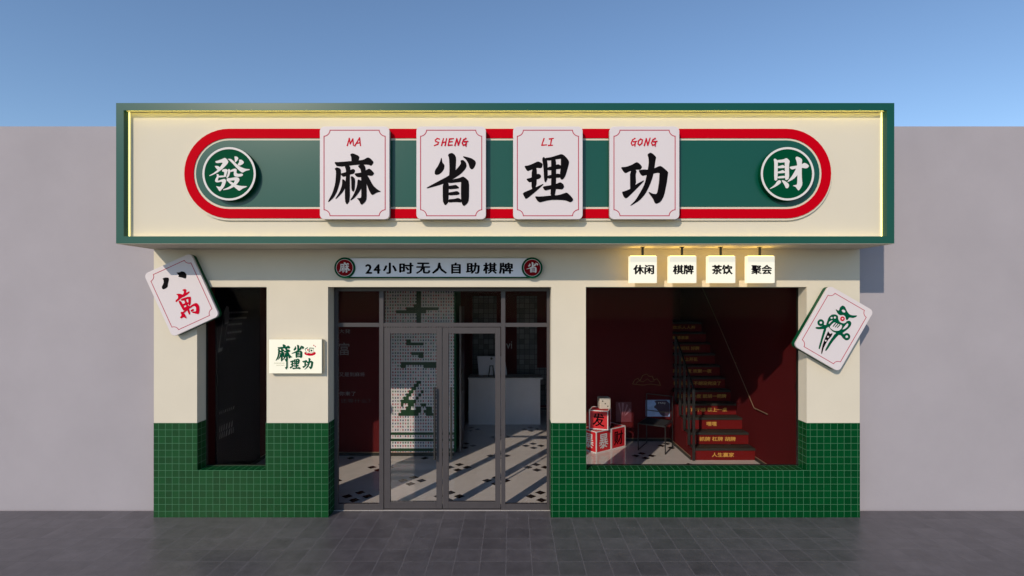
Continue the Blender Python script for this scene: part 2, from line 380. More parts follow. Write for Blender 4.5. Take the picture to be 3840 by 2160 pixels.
WAN = [[(610,700),(650,690),(705,700),(690,735),(660,750),(650,780),(620,815),(598,800),(640,760),(640,720)],
 [(695,640),(740,620),(765,640),(755,670),(745,730),(700,745),(690,720),(725,680),(720,650)],
 [(740,685),(800,655),(808,672),(770,712),(700,745),(640,795),(605,808),(605,785),(680,725)],
 [(640,795),(680,790),(748,915),(718,940)],[(680,765),(800,728),(815,755),(690,800)],
 [(785,740),(828,730),(822,850),(792,862)],[(678,848),(790,808),(800,835),(700,875)],
 [(722,770),(750,762),(790,870),(765,885)],[(700,905),(800,855),(812,875),(722,938)],
 [(752,860),(785,855),(820,985),(795,992)],
 [(690,965),(750,920),(860,835),(910,822),(942,860),(950,920),(938,985),(905,980),(830,960),(868,945),(900,945),(900,885),(870,862),(790,915),(720,975)],
 [(668,1030),(695,1000),(675,960),(700,945),(740,985),(768,1045),(745,1040),(715,1025),(685,1048)],
 [(820,925),(862,905),(870,930),(830,955)]]

# ------------------------------------------------------------------ pavement and walls of the street
MB().box(-60, 60, -80, .20, -.2, 0).add([], []).build('pavement', pave_mat); tag(bpy.data.objects['pavement'], kind='structure')
XL = -4.477; XR = 4.347
wz = PZ(474, .232)
o = MB().box(-14, XL-.004, .232, .45, -.1, wz).build('plaster_wall', mauve); tag(o, 'plain mauve-grey plaster wall on the left side of the shop', 'wall')
o = MB().box(XR+.004, 14, .232, .45, -.1, wz).build('plaster_wall', mauve); tag(o, 'plain mauve-grey plaster wall on the right side of the shop', 'wall')
# ground behind the building reaches the horizon
o = MB().box(-60, 60, 8.2, 90, -.2, -.004).build('ground', mauve); tag(o, kind='structure')

# ------------------------------------------------------------------ shop building
shop = thing('shop_building', (0, 0, 0), 'cream shop front with green square-tiled base and dark wide windows', 'shop')
x = {k: PX(k) for k in (577, 739, 1000, 1230, 2067, 2197, 3025, 3224)}
zt = PZ(1076); zc = PZ(1586); zs = PZ(1763); TB = .232
f = MB()
for a, b in ((577, 739), (1000, 1230), (2067, 2197), (3025, 3224)): f.box(x[a], x[b], 0, TB, zc, zt)
f.box(XL, XR, 0, TB, zt, 4.75)
f.build('facade_wall', cream, shop)
t = MB()
P = .004
t.box(XL-P*0, x[739]+P, -P, TB, 0, zc); t.box(x[1000]-P*3, x[1230]+P, -P, TB, 0, zc)
t.box(x[739]+P, x[1000]-P*3, -P, TB, 0, zs)
t.build('tile_base', green_tile, shop); t = MB()
t.box(x[2067]-P, x[2197]+P, -P, TB, 0, zc); t.box(x[3025]-P, XR, -P, TB, 0, zc); t.box(x[2197]+P, x[3025]-P, -P, TB, 0, zs)
t.build('tile_base', green_tile, shop)
# shell
IL, IR = -4.27, 4.14
w = MB()
w.box(XL, IL, TB+.003, 8, 0, 4.7); w.build('side_wall', dark_red, shop)
MB().box(IR, XR, TB+.003, 8, 0, 4.7).build('side_wall', dark_red, shop)
MB().box(IL, PX(1445, 2.615), 2.615, 2.75, 0, 3.1).build('inner_wall', dark_red, shop)
MB().box(-1.16, -1.06, 3.50, 6.5, 0, 3.1).build('inner_wall', dark_red, shop)
MB().box(-1.16, 1.42, 6.5, 6.6, 0, 3.1).build('inner_wall', dark_red, shop)
MB().box(1.32, 1.42, 3.56, 6.5, 0, 3.1).build('inner_wall', dark_red, shop)
MB().box(1.42, 3.05, 3.56, 3.68, 0, 3.1).build('inner_wall', dark_red, shop)
MB().box(3.05, 3.108, 3.56, 6.5, 0, 4.55).build('inner_wall', dark_red, shop)
MB().box(3.108, IR, 6.3, 6.5, 0, 4.55).build('inner_wall', dark_red, shop)
c = MB(); c.box(IL, 3.05, TB+.003, 6.6, 3.1, 3.2); c.box(3.05, IR, TB+.003, 3.0, 3.1, 3.2)
c.box(XL+.01, XR-.01, .01, 8, 4.76, 4.86)
c.box(IL, IR, 7.9, 8.0, 0, 4.7)
c.build('roof', soot, shop)
fl = MB().box(IL, IR, .2, 8, -.2, .002).build('floor', floor_mat); tag(fl, kind='structure')
# black inlay diamonds
dm = MB(); r = .079
for j in range(0, 9):
    yc = .697+.635*j-.0
    for i in range(-4, 5):
        xc = .40+1.27*i-(.635 if j % 2 else 0)
        for ox, oy in ((-.14, 0), (.14, 0), (0, -.14), (0, .14)):
            cx, cy = xc+ox, yc+oy
            if cx < IL+.1 or cx > IR-.1 or cy < .3: continue
            if cy > 2.5 and cx < -1.0: continue
            if cy > 2.3 and cx > 3.0: continue
            dm.add([(cx-r, cy, .0045), (cx, cy-r, .0045), (cx+r, cy, .0045), (cx, cy+r, .0045)], [(0, 1, 2, 3)])
o = dm.build('floor_inlay', diamond_mat); tag(o, kind='structure')
# skirting boards with a thin pale top line
def skirt(x0, x1, y0, y1):
    s0 = MB().box(x0, x1, y0, y1, .0025, .06).build('skirting', trim_black, shop); MB().box(x0-.001, x1+.001, y0-.001, y1+.001, .0605, .067).build('top_line', brass, s0)
skirt(IL+.012, PX(1440, 2.6), 2.603, 2.614); skirt(IL+.001, IL+.012, .25, 2.614)
skirt(PX(1440, 2.6)+.002, -1.016, 2.588, 2.599)
skirt(1.43, 3.05, 3.548, 3.559); skirt(IR-.012, IR-.001, .25, 2.34); skirt(3.038, 3.049, 2.36, 3.547)
skirt(-1.058, -1.048, 3.5, 6.49); skirt(-1.04, 1.3, 6.488, 6.499)

# windows
YG = .195
def window(X0, X1):
    a, b = x[X0]+P, x[X1]-P
    fr = MB()
    e = .006
    fr.ring([(a, zs+.001), (b, zs+.001), (b, zt-.001), (a, zt-.001)], [(a+e, zs+e), (b-e, zs+e), (b-e, zt-e), (a+e, zt-e)], YG-.01, YG+.03)
    wo = fr.build('window', trim_black, shop)
    MB().box(a+e+.001, b-e-.001, YG, YG+.01, zs+e+.001, zt-e-.001).build('glass', glass, wo)
window(739, 1000); window(2197, 3025)

# entrance screen of grey metal
YF = .215; YB = .275
def fx(X): return PX(X, YF)
def fz(Y): return PZ(Y, YF)
xa, xb = x[1230]+P+.001, x[2067]-P-.001
fr = MB()
fr.box(xa, fx(1266), YF, YB, fz(1911), zt-.001); fr.box(fx(2051), xb, YF, YB, fz(1911), zt-.001)
fr.box(fx(1266), fx(2051), YF+.001, YB-.001, fz(1092), zt-.001)
for a, b in ((1422, 1438), (1879, 1895)): fr.box(fx(a), fx(b), YF-.002, YB, fz(1911), fz(1092))
fr.box(fx(1266), fx(1422), YF+.001, YB-.001, fz(1226), fz(1211)); fr.box(fx(1438), fx(1879), YF+.001, YB-.001, fz(1226), fz(1211)); fr.box(fx(1895), fx(2051), YF+.001, YB-.001, fz(1226), fz(1211))
fr.box(fx(1266), fx(1422), YF+.001, YB-.001, fz(1911), fz(1891)); fr.box(fx(1895), fx(2051), YF+.001, YB-.001, fz(1911), fz(1891))
fr.box(xa, xb, YF+.01, YB+.02, .0, fz(1911)-.0005)
ef = fr.build('entrance_frame', alu, shop, bevel=.002)
def pane(X0, X1, Y0, Y1, par, e=.001):
    return MB().box(fx(X0)+e, fx(X1)-e, YF+.026, YF+.034, fz(Y1)+e, fz(Y0)-e).build('glass', glass, par)
pane(1266, 1422, 1092, 1211, ef); pane(1438, 1879, 1092, 1211, ef); pane(1895, 2051, 1092, 1211, ef)
pane(1266, 1422, 1226, 1891, ef); pane(1895, 2051, 1226, 1891, ef)
for X0, g0, g1, X1, hx in ((1440, 1463, 1636, 1657.5, 1630), (1660, 1682, 1857, 1877, 1692)):
    d = MB(); y0, y1 = YF+.006, YB-.006
    d.box(fx(X0), fx(g0), y0, y1, fz(1908), fz(1228)); d.box(fx(g1), fx(X1), y0, y1, fz(1908), fz(1228))
    d.box(fx(g0), fx(g1), y0, y1, fz(1251), fz(1228)); d.box(fx(g0), fx(g1), y0, y1, fz(1908), fz(1883))
    do = d.build('door', alu, shop, bevel=.0025)
    pane(g0, g1, 1251, 1883, do)
    h = MB(); hc = PX(hx, YF-.05)
    h.tube((hc, YF-.05, PZ(1724, YF-.05)), (hc, YF-.05, PZ(1452, YF-.05)), .015, 12)
    for Y in (1490, 1686): h.tube((hc, YF-.05, PZ(Y, YF-.05)), (hc, y0, PZ(Y, YF-.05)), .008, 8)
    h.build('handle', steel, do, smooth=False)

# ------------------------------------------------------------------ fascia sign
YFA = -.602
def ax(X): return PX(X, YFA)
def az(Y): return PZ(Y, YFA)
fs = thing('fascia_sign', (0, YFA, az(913)), 'large cream sign box framed in green with a red and green capsule', 'shop sign')
X0, X1, Y0, Y1 = 435, 3354, 386, 913
xi0, xi1, yi0, yi1 = ax(464), ax(3326), az(414), az(886)
oz0, oz1 = az(913), az(386)
YP = -.505
MB().ring([(ax(X0), oz0), (ax(X1), oz0), (ax(X1), oz1), (ax(X0), oz1)], [(xi0, yi1), (xi1, yi1), (xi1, yi0), (xi0, yi0)], YFA, YFA+.018).build('front_frame', green_gloss, fs, bevel=.0015)
cs = MB()
g1 = .010
cs.box(ax(X0)+.001, xi0, YFA+.019, YFA+.074, oz0+.001, oz1-.001); cs.build('side_lip', green_gloss, fs); cs = MB()
cs.box(xi1, ax(X1)-.001, YFA+.019, YFA+.074, oz0+.001, oz1-.001)
cs.build('side_lip', green_gloss, fs)
cs = MB()
cs.box(ax(X0)+.001, xi0-.012, YFA+.075, -.001, oz0+.001, oz1-.001); cs.box(xi1+.012, ax(X1)-.001, YFA+.075, -.001, oz0+.001, oz1-.001)
cs.box(xi0-.012, xi1+.012, YFA+.0195, -.001, yi0+g1, oz1-.001); cs.box(xi0-.012, xi1+.012, YFA+.0195, -.001, oz0+.001, yi1-g1)
cs.box(xi0-.011, xi1+.011, YP, YP+.03, yi1-g1+.001, yi0+g1-.001)
cs.build('casing', cream_sign, fs)
MB().box(ax(X0)+.003, ax(X1)-.003, YFA+.004, -.002, oz0-.004, oz0).build('soffit', cream, fs)
MB().box(xi0+.004, xi1-.004, YP-.012, YP-.001, yi1-g1+.003, yi0+g1-.003).build('sign_panel', cream_sign, fs, bevel=.002)
for s in (-1, 1):                                     # side light strips
    xx = xi0-.012 if s < 0 else xi1+.012
    MB().box(xx, xx-s*.022, YFA+.0755, YFA+.084, yi1-g1+.003, yi0+g1-.003).build('light_strip', led_yellow, fs)
for zz in (yi0+.001, yi1-.008):
    MB().box(xi0+.02, xi1-.02, YFA+.0185, YFA+.021, zz, zz+.007).build('light_strip', led_hidden if zz > 4 else led_low, fs)
# capsule
YC = YP-.012
def cx(X): return PX(X, YC)
def cz(Y): return PZ(Y, YC)
k = (D0+YC)/D0/300
zc0 = cz(653)
capL, capR = 864, 2944
pl = MB().prism(stadium(cx(capL), cx(capR), zc0-3*k, 172*k), YC-.022, YC-.0005).build('capsule', cream_sign, fs)
MB().ring(stadium(cx(capL), cx(capR), zc0, 167*k), stadium(cx(capL), cx(capR), zc0, 132*k), YC-.030, YC-.0225).build('red_band', red_sign, pl)
MB().prism(stadium(cx(capL), cx(capR), zc0, 124*k), YC-.027, YC-.0224).build('green_field', green_gloss, pl)
YC2 = YC-.030
# round signs
for X, gk, lab, bb in ((859.6, 'fa', 'round green sign with white traditional fortune character at the left end of the capsule', (250, 1100, 370, 1105, 740)),
                   (2952.7, 'cai', 'round green sign with white wealth character at the right end of the capsule', (365, 1190, 375, 1090, 2820))):
    yf = YC2-.066; q = (D0+yf)/D0/300; xc = PX(X, yf); zz = PZ(652, yf)
    rs = thing('round_sign', (xc, YC2, zz), lab, 'round sign', 'round signs on the capsule')
    MB().prism(circ(xc, zz, 100.5*q), yf, YC2-.0005).build('disc', green_disc, rs, bevel=.002)
    MB().ring(circ(xc, zz, 100*q), circ(xc, zz, 92.5*q), yf-.004, yf-.0004).build('rim', letter_white, rs)
    F = Face((0, yf, 0)); st = G[gk]; X0g = bb[4]
    fn = fit(st, PX(X0g+bb[0]/5.573, yf), PX(X0g+bb[1]/5.573, yf), PZ(520+bb[3]/5.573, yf), PZ(520+bb[2]/5.573, yf))
    strokes_mesh(st, F, fn).build('character', letter_white, rs)
# the four tiles
WORDS = [('MA', 'ma', 1180, 444, 645, 'first'), ('SHENG', 'sheng', 1540, 318, 785, 'second'), ('LI', 'li', 1900, 468, 650, 'third'), ('GONG', 'gong', 2260, 380, 745, 'fourth')]
# hand drawn latin letters, strokes as (x, y) in a unit box, y down
LAT = {'M': [[(.0,1),(.3,.0)],[(.3,.05),(.45,.75)],[(.45,.75),(.85,.1)],[(.85,.1),(.95,.95)]],
 'A': [[(.0,1.05),(.75,-.05)],[(.75,-.05),(.9,1)],[(.25,.68),(.85,.62)]],
 'S': [[(.9,.12),(.55,.02)],[(.55,.02),(.2,.25)],[(.2,.25),(.3,.45)],[(.3,.45),(.75,.55)],[(.75,.55),(.65,.8)],[(.65,.8),(.05,1.0)]],
 'H': [[(.1,1),(.42,.05)],[(.2,.62),(.75,.5)],[(.7,1),(.95,.05)]],
 'E': [[(.3,.08),(.05,.98)],[(.3,.1),(.95,.05)],[(.2,.5),(.75,.46)],[(.05,.96),(.75,.92)]],
 'N': [[(.02,1),(.35,.05)],[(.35,.08),(.6,.95)],[(.6,.95),(1.0,.0)]],
 'G': [[(.75,.02),(.35,.2)],[(.35,.2),(.1,.65)],[(.1,.65),(.25,.95)],[(.25,.95),(.7,.85)],[(.7,.85),(.8,.5)],[(.45,.48),(1.05,.42)],[(.8,.5),(.72,1.08)]],
 'O': [[(.55,.1),(.2,.35)],[(.2,.35),(.1,.75)],[(.1,.75),(.35,.95)],[(.35,.95),(.75,.7)],[(.75,.7),(.85,.25)],[(.85,.25),(.55,.1)]],
 'L': [[(.5,.05),(.1,.95)],[(.1,.95),(.95,.9)]],
 'I': [[(.25,.1),(.95,.02)],[(.65,.06),(.45,.95)],[(.1,.98),(.8,.95)]]}
def latin(word, face, u0, u1, v0, v1, lw):
    mb = MB(); n = len(word); wd = (u1-u0)/n; i = 0
    for c_, ch in enumerate(word):
        ux = u0+wd*c_; cw = wd*.86
        for (p, q) in LAT[ch]:
            a = Vector((ux+p[0]*cw, v1-p[1]*(v1-v0))); b = Vector((ux+q[0]*cw, v1-q[1]*(v1-v0)))
            d = (b-a).normalized(); nn = Vector((-d.y, d.x))*lw
            a -= d*lw*.7; b += d*lw*.7
            h = .0015+.0003*i; i += 1
            mb.add([face.at(*(a+nn), h), face.at(*(a-nn), h), face.at(*(b-nn*.7), h), face.at(*(b+nn*.7), h)], [(0, 1, 2, 3)])
    return mb
for word, gk, ox, lx0, lx1, nth in WORDS:
    yb = YC2-.004; yf = yb-.078; q = (D0+yf)/D0/300
    # tile drifts slightly rightwards in the photo crop grid
    ex = {'ma': (70, 1015), 'sheng': (78, 1022), 'li': (88, 1032), 'gong': (95, 1042)}[gk]
    XA, XB = ox+ex[0]/3.622, ox+ex[1]/3.622; YA, YBt = 474, 822
    xc, zz = PX((XA+XB)/2, yf), PZ((YA+YBt)/2, yf); wd, ht = (XB-XA)*q, (YBt-YA)*q
    ts = thing('character_tile_sign', (xc, yb, zz), {'ma': 'white raised tile sign with the word MA and black hemp character', 'sheng': 'white raised tile sign with the word SHENG in red script', 'li': 'white raised tile sign with the word LI in red script', 'gong': 'white raised tile sign with the word GONG in red script'}[gk], 'tile sign', 'white character tiles on the fascia')
    MB().prism(rrect(xc, zz, wd, ht, 17*q), yf, yf+.045).build('face', white_tile, ts, bevel=.003)
    MB().prism(rrect(xc, zz, wd-.004, ht-.004, 17*q), yf+.0455, yb).build('back', green_back, ts, bevel=.002)
    W2, H2 = 842/3.622*q, 1173/3.622*q
    zc_ = PZ(460+(97+1270)/2/3.622, yf)
    MB().ring(notched(xc, zc_, W2, H2, 82/3.622*q), notched(xc, zc_, W2, H2, 82/3.622*q, .0095), yf-.0016, yf-.0004).build('border', line_red, ts)
    F = Face((0, yf, 0)); st = G[gk]; a0, a1, b0, b1 = bbox(st)
    fn = fit(st, PX(ox+a0/3.622, yf), PX(ox+a1/3.622, yf), PZ(460+b1/3.622, yf), PZ(460+b0/3.622, yf))
    strokes_mesh(st, F, fn).build('character', letter_black, ts)
    latin(word, F, PX(ox+lx0/3.622, yf), PX(ox+lx1/3.622, yf), PZ(460+312/3.622, yf), PZ(460+212/3.622, yf), 2.7*q).build('lettering', letter_red, ts)

# ------------------------------------------------------------------ long strip sign
ys = -.055; q = (D0+ys)/D0/300
L0, L1, yc_ = 1230+198/3.1036, 1230+2375/3.1036, 940+200/3.1036
xs0, xs1, zz = PX(L0, ys), PX(L1, ys), PZ(yc_, ys)
sg = thing('strip_sign', ((xs0+xs1)/2, 0, zz), 'long thin wall sign reading 24-hour self-service between two red roundels', 'wall sign')
MB().prism(stadium(xs0, xs1, zz, 38*q), ys+.012, -.001).build('backing', green_disc, sg, bevel=.002)
MB().box(xs0, xs1, ys, ys+.0115, PZ(1038, ys), PZ(968, ys)).build('board', strip_white, sg, bevel=.0015)
F = Face((0, ys, 0))
def s3(v): return PX(1230+v/3.1036, ys)
for ch, a, b in (('2', 440, 508), ('4', 535, 605), ('小', 645, 795), ('时', 835, 990), ('无', 1030, 1185), ('人', 1215, 1380), ('自', 1440, 1540), ('助', 1610, 1760), ('棋', 1810, 1960), ('牌', 1995, 2150)):
    t0 = 160 if ch in '24' else 142
    text_on('lettering', ch, F, s3(a), s3(b), PZ(940+266/3.1036, ys), PZ(940+t0/3.1036, ys), letter_black, sg, bold=.0068)
for xx, gk in ((xs0, 'ma'), (xs1, 'sheng')):
    rd = MB().prism(circ(xx, zz, 39.3*q), ys-.012, ys-.0005).build('roundel', green_disc, sg, bevel=.002)
    MB().prism(circ(xx, zz, 32*q), ys-.0155, ys-.0125).build('red_face', deep_red, rd)
    MB().ring(circ(xx, zz, 32*q), circ(xx, zz, 30.7*q), ys-.0168, ys-.0156).build('rim', letter_white, rd)
    st = G[gk]; F2 = Face((0, ys-.0156, 0))
    strokes_mesh(st, F2, fit(st, xx-22*q, xx+23*q, zz-19*q, zz+21*q), smooth=1).build('character', letter_white, rd)

# ------------------------------------------------------------------ hanging light boxes
yh = -.315
for s, X0h, X1h in (('休闲', 2361, 2465), ('棋牌', 2512, 2611), ('茶饮', 2658, 2757), ('聚会', 2806, 2904)):
    xc = PX((X0h+X1h)/2, yh); lab = {'休闲': 'glowing white hanging box reading leisure, nearest the door', '棋牌': 'glowing white hanging box reading chess and cards', '茶饮': 'glowing white hanging box reading tea drinks', '聚会': 'glowing white hanging box reading gathering, nearest the right end'}[s]
    z1, z0 = PZ(960, yh), PZ(1061, yh)
    hw = 51*(D0+yh)/D0/300
    yd = yh+.085
    hs = thing('hanging_light_box', (xc, yh+.04, z1), lab, 'hanging sign', 'hanging light boxes under the fascia')
    bx = MB().box(xc-hw, xc+hw, yh+.006, yd, z0, z1).build('box', lit_side, hs, bevel=.003)
    MB().box(xc-hw+.003, xc+hw-.003, yh, yh+.0058, z0+.003, z1-.003).build('front_panel', lit_white, hs)
    rx = xc
    MB().box(xc-hw+.012, xc+hw-.012, yd+.0005, yd+.004, z0+.012, z1-.012).build('unseen_back_glow', back_glow, hs)  # added emitter behind the box, out of view, washes the wall yellow
    MB().box(xc-hw+.012, xc+hw-.012, yh+.012, yd-.006, z1+.0005, z1+.003).build('unseen_top_glow', top_glow, hs)  # added emitter on the unseen top, throws glow up onto the soffit
    rod = MB().tube((rx, yh+.04, z1), (rx, yh+.04, oz0-.012), .015, 10).build('rod', trim_black, hs)
    MB().prism([(rx-.022, oz0-.012), (rx+.022, oz0-.012), (rx+.022, oz0-.0045), (rx-.022, oz0-.0045)], yh+.018, yh+.062).build('mount', trim_black, rod)
    F = Face((0, yh, 0)); w0 = PX(X1h, yh)-PX(X1h-85, yh)
    cxr = xc+.002
    text_on('lettering', s, F, cxr-36*q, cxr+36*q, PZ(1028, yh), PZ(994, yh), letter_black, hs, bold=.0062)

# ------------------------------------------------------------------ lit wall sign with the logo
yl = -.075; q = (D0+yl)/D0/300
ws = thing('wall_light_box', (PX(1108, yl), 0, PZ(1336, yl)), 'glowing white wall box with green logo characters left of the door', 'light box sign')
MB().box(PX(1016, yl), PX(1199, yl), -.016, -.001, PZ(1393, yl), PZ(1280, yl)).build('halo_light', halo_soft, ws)
MB().box(PX(1008, yl), PX(1207, yl), yl+.006, -.017, PZ(1401, yl), PZ(1272, yl)).build('box', mat('pale_metal_edge', (.55, .5, .38), .5), ws, bevel=.002)
MB().box(PX(1009, yl), PX(1206, yl), yl, yl+.0055, PZ(1400, yl), PZ(1273, yl)).build('front_panel', lit_wall, ws)
F = Face((0, yl, 0))
def l8(a, b, c, d): return PX(980+a/8.05, yl), PX(980+b/8.05, yl), PZ(1250+d/8.05, yl), PZ(1250+c/8.05, yl)
mb = MB()
gm = [list(s) for s in G['ma']]
for gk, bb in (('ma', (440, 940, 330, 850)), ('sheng', (920, 1290, 350, 745)), ('li', (865, 1190, 765, 1080)), ('gong', (1240, 1570, 745, 1090))):
    m_ = strokes_mesh(G[gk], F, fit(G[gk], *l8(*bb)), step=.0002, bold=.0022); mb.add(m_.v, m_.f)
tail = [(760, 700), (812, 700), (812, 1030), (765, 1095), (735, 1050), (722, 1025), (762, 1010)]
mb.add([F.at(PX(980+a/8.05, yl), PZ(1250+b/8.05, yl), .012) for a, b in tail], [tuple(range(len(tail)))])
mb.build('lettering', letter_green, ws)
text_on('small_lettering', 'MASHENG', F, *l8(385, 700, 885, 915), mat('olive_lettering', (.30, .28, .12), .6), ws)
text_on('small_lettering', 'LIGONG', F, *l8(455, 700, 948, 980), bpy.data.materials['olive_lettering'], ws)
def l8p(a, b): return (PX(980+a/8.05, yl), PZ(1250+b/8.05, yl))
bowl = [(1295, 600), (1320, 560), (1345, 575), (1370, 605), (1430, 590), (1500, 605), (1560, 590), (1600, 555), (1640, 580), (1645, 610), (1610, 650), (1540, 675), (1460, 680), (1380, 665), (1320, 640)]
em = MB().add([F.at(*l8p(a, b), .0012) for a, b in bowl], [tuple(range(len(bowl)))]).build('emblem', letter_red, ws)
tl = MB()
for poly in ([(1310, 470), (1400, 415), (1440, 560), (1365, 590)], [(1455, 430), (1590, 440), (1570, 580), (1440, 570)]):
    cxx = sum(p[0] for p in poly)/4; cyy = sum(p[1] for p in poly)/4; inn = [(cxx+(a-cxx)*.78+6, cyy+(b-cyy)*.78+8) for a, b in poly]
    n = 4; vs = [F.at(*l8p(a, b), .002) for a, b in poly]+[F.at(*l8p(a, b), .002) for a, b in inn]
    tl.add(vs, [(i, (i+1) % 4, 4+(i+1) % 4, 4+i) for i in range(4)])
tl.build('tile_outline', letter_green, em)
for poly in ([(1385, 480), (1425, 470), (1435, 520), (1395, 530)], [(1565, 350), (1600, 345), (1605, 375), (1575, 385)], [(1615, 385), (1645, 380), (1645, 415), (1620, 415)]):
    MB().add([F.at(*l8p(a, b), .0022) for a, b in poly], [(0, 1, 2, 3)]).build('red_dot', letter_red, em)
dd = MB().add([F.at(*l8p(a, b), .0022) for a, b in [(1490, 490), (1545, 495), (1540, 545), (1485, 540)]], [(0, 1, 2, 3)]); dd.build('green_dot', letter_green, em)

# ------------------------------------------------------------------ tilted game tiles
def tilted_tile(corn, s, ox, oy, label, depth, loops):
    yf = -depth
    P4 = [px(ox+a/s, oy+b/s, yf) for a, b in corn]       # TL TR BR BL
    cxx = sum(p[0] for p in P4)/4; czz = sum(p[1] for p in P4)/4
    ang = math.atan2(P4[1][1]-P4[0][1]+P4[2][1]-P4[3][1], P4[1][0]-P4[0][0]+P4[2][0]-P4[3][0])
    w_ = (math.dist(P4[0], P4[1])+math.dist(P4[2], P4[3]))/2; h_ = (math.dist(P4[0], P4[3])+math.dist(P4[1], P4[2]))/2
    th = thing('mahjong_tile_sign', (cxx, 0, czz), label, 'mahjong tile')
    R = Matrix.Translation((cxx, 0, czz)) @ Matrix.Rotation(-ang, 4, 'Y')
    MB().prism(rrect(0, 0, w_, h_, .055), yf, yf+.035).xform(R).build('face', white_tile, th, bevel=.004)
    MB().prism(rrect(0, 0, w_-.003, h_-.003, .055), yf+.0355, -.001).xform(R).build('back', green_back, th, bevel=.002)
    a, b = w_*.865, h_*.885
    MB().ring(notched(0, 0, a, b, .062), notched(0, 0, a, b, .062, .0075), yf-.0016, yf-.0004).xform(R).build('border', line_red, th)
    return th, yf
th, yf = tilted_tile([(150, 408), (818, 112), (1230, 1002), (555, 1320)], 3.814, 500, 920, 'tilted white mahjong tile with black eight over red ten-thousand character', .095, None)
F = Face((0, yf, 0))
fn = lambda a, b: px(500+a/3.814, 920+b/3.814, yf)
for b_ in BA: strokes_mesh([b_], F, fn).build('numeral_stroke', letter_black, th)
strokes_mesh(WAN, F, fn, step=.0003).build('character', letter_red, th)
th, yf = tilted_tile([(645, 118), (1285, 470), (790, 1365), (150, 975)], 3.813, 2940, 1040, 'tilted white mahjong tile with green bird picture at right corner', .105, None)
F = Face((0, yf, 0))
fb = lambda a, b: px(2940+a/3.813, 1040+b/3.813, yf)
def circle_px(a, b, r, n=20): return [(a+r*math.cos(2*math.pi*i/n), b+r*math.sin(2*math.pi*i/n)) for i in range(n)]
bird = [[(735,452),(775,480),(790,470),(800,430),(835,402),(870,420),(895,480),(930,530),(980,548),(1045,545),(1030,565),(985,580),(930,570),(915,600),(890,612),(880,560),(850,535),(800,540),(770,520)],
 [(615,640),(640,570),(680,535),(730,530),(770,550),(772,600),(800,645),(850,662),(880,650),(900,625),(940,622),(962,650),(955,690),(910,740),(840,790),(790,830),(740,790),(690,770),(640,710),(600,690)],
 circle_px(525, 648, 47), [(545,660),(570,680),(610,690),(600,720),(560,700)],
 [(450,713),(520,710),(560,690),(600,680),(640,700),(590,735),(500,740),(455,732)],
 [(575,720),(608,725),(560,870),(512,1025),(492,1020),(530,880)],
 [(740,790),(800,800),(760,840),(690,920),(605,1050),(585,1045),(650,920)],
 circle_px(895, 848, 50), [(780,790),(820,790),(860,820),(880,860),(850,880),(815,830),(785,812)]]
strokes_mesh(bird, F, fb, h0=.0010, step=.00006, bold=.0022).build('bird', letter_green, th)
wh = [[(820,470),(850,460),(875,480),(870,505),(840,500)], circle_px(725, 575, 16), [(663,572),(688,565),(694,588),(668,596)],
 [(636,672),(645,632),(700,608),(660,650)], [(648,712),(680,672),(720,640),(770,668),(830,682),(822,730),(780,765),(720,765),(675,740)],
 [(828,748),(880,680),(905,655),(918,670),(908,702),(870,735)], circle_px(525, 648, 17), circle_px(895, 848, 18)]
for w_ in wh: strokes_mesh([w_], F, fb, h0=.0034).build('white_marking', white_tile, th)  # white areas of the bird pattern
hat = [[(690,700),(740,640),(752,648),(702,710)], [(720,712),(768,655),(780,662),(732,720)], [(750,718),(795,668),(806,676),(762,726)]]
for w_ in hat: strokes_mesh([w_], F, fb, h0=.0046).build('feather', letter_green, th)
tailb = [[(630,765),(640,790),(660,810),(685,795),(692,810),(670,850),(630,890),(590,960),(565,1010),(540,1100),(528,1085),(545,980),(580,880),(610,810)]]
strokes_mesh(tailb, F, fb, h0=.0034).build('tail', letter_black, th)
for w_ in (circle_px(627, 850, 14), circle_px(594, 905, 13)): strokes_mesh([w_], F, fb, h0=.0046).build('tail_spot', white_tile, th)
ey = strokes_mesh([circle_px(833, 592, 33)], F, fb, h0=.0050, smooth=0).build('eye', letter_red, th)
strokes_mesh([circle_px(833, 592, 12)], F, fb, h0=.0058, smooth=0).build('pupil', white_tile, ey)

# ------------------------------------------------------------------ interior: hall
mw = thing('tile_mural', (PX(1572, YM), YM, 0), 'wall of small white game tiles with dark green pixel characters behind the door', 'tile mural')
zmT = 3.09
MB().box(PX(1445, YM), -1.016, YM, YM+.86, .068, zmT).build('panel', mural_mat, mw)
MB().box(-1.015, -.985, YM-.004, YM+.87, .068, zmT).build('end_cap', green_back, mw)
F = Face((0, YM, 0))
def cells(rects, ox, oy):
    mb = MB()
    for a, b, c_, d in rects:
        xA, zA = px(ox+a/3.151, oy+d/3.151, YM); xB, zB = px(ox+b/3.151, oy+c_/3.151, YM)
        mb.box(xA, xB, YM-.004-random.random()*.0015, YM-.0005, zA, zB)
    return mb
cells([(1045, 1100, 0, 255), (1015, 1100, 255, 290), (925, 1305, 290, 325), (805, 1160, 325, 362), (1045, 1100, 362, 560)], 1230, 1060).build('pixel_character', mural_green, mw)
cells([(925, 980, 670, 706), (925, 1130, 706, 740), (985, 1130, 820, 855), (1072, 1130, 855, 890), (862, 1330, 937, 972), (862, 920, 972, 1008), (1130, 1330, 972, 1008)], 1230, 1060).build('pixel_character', mural_green, mw)
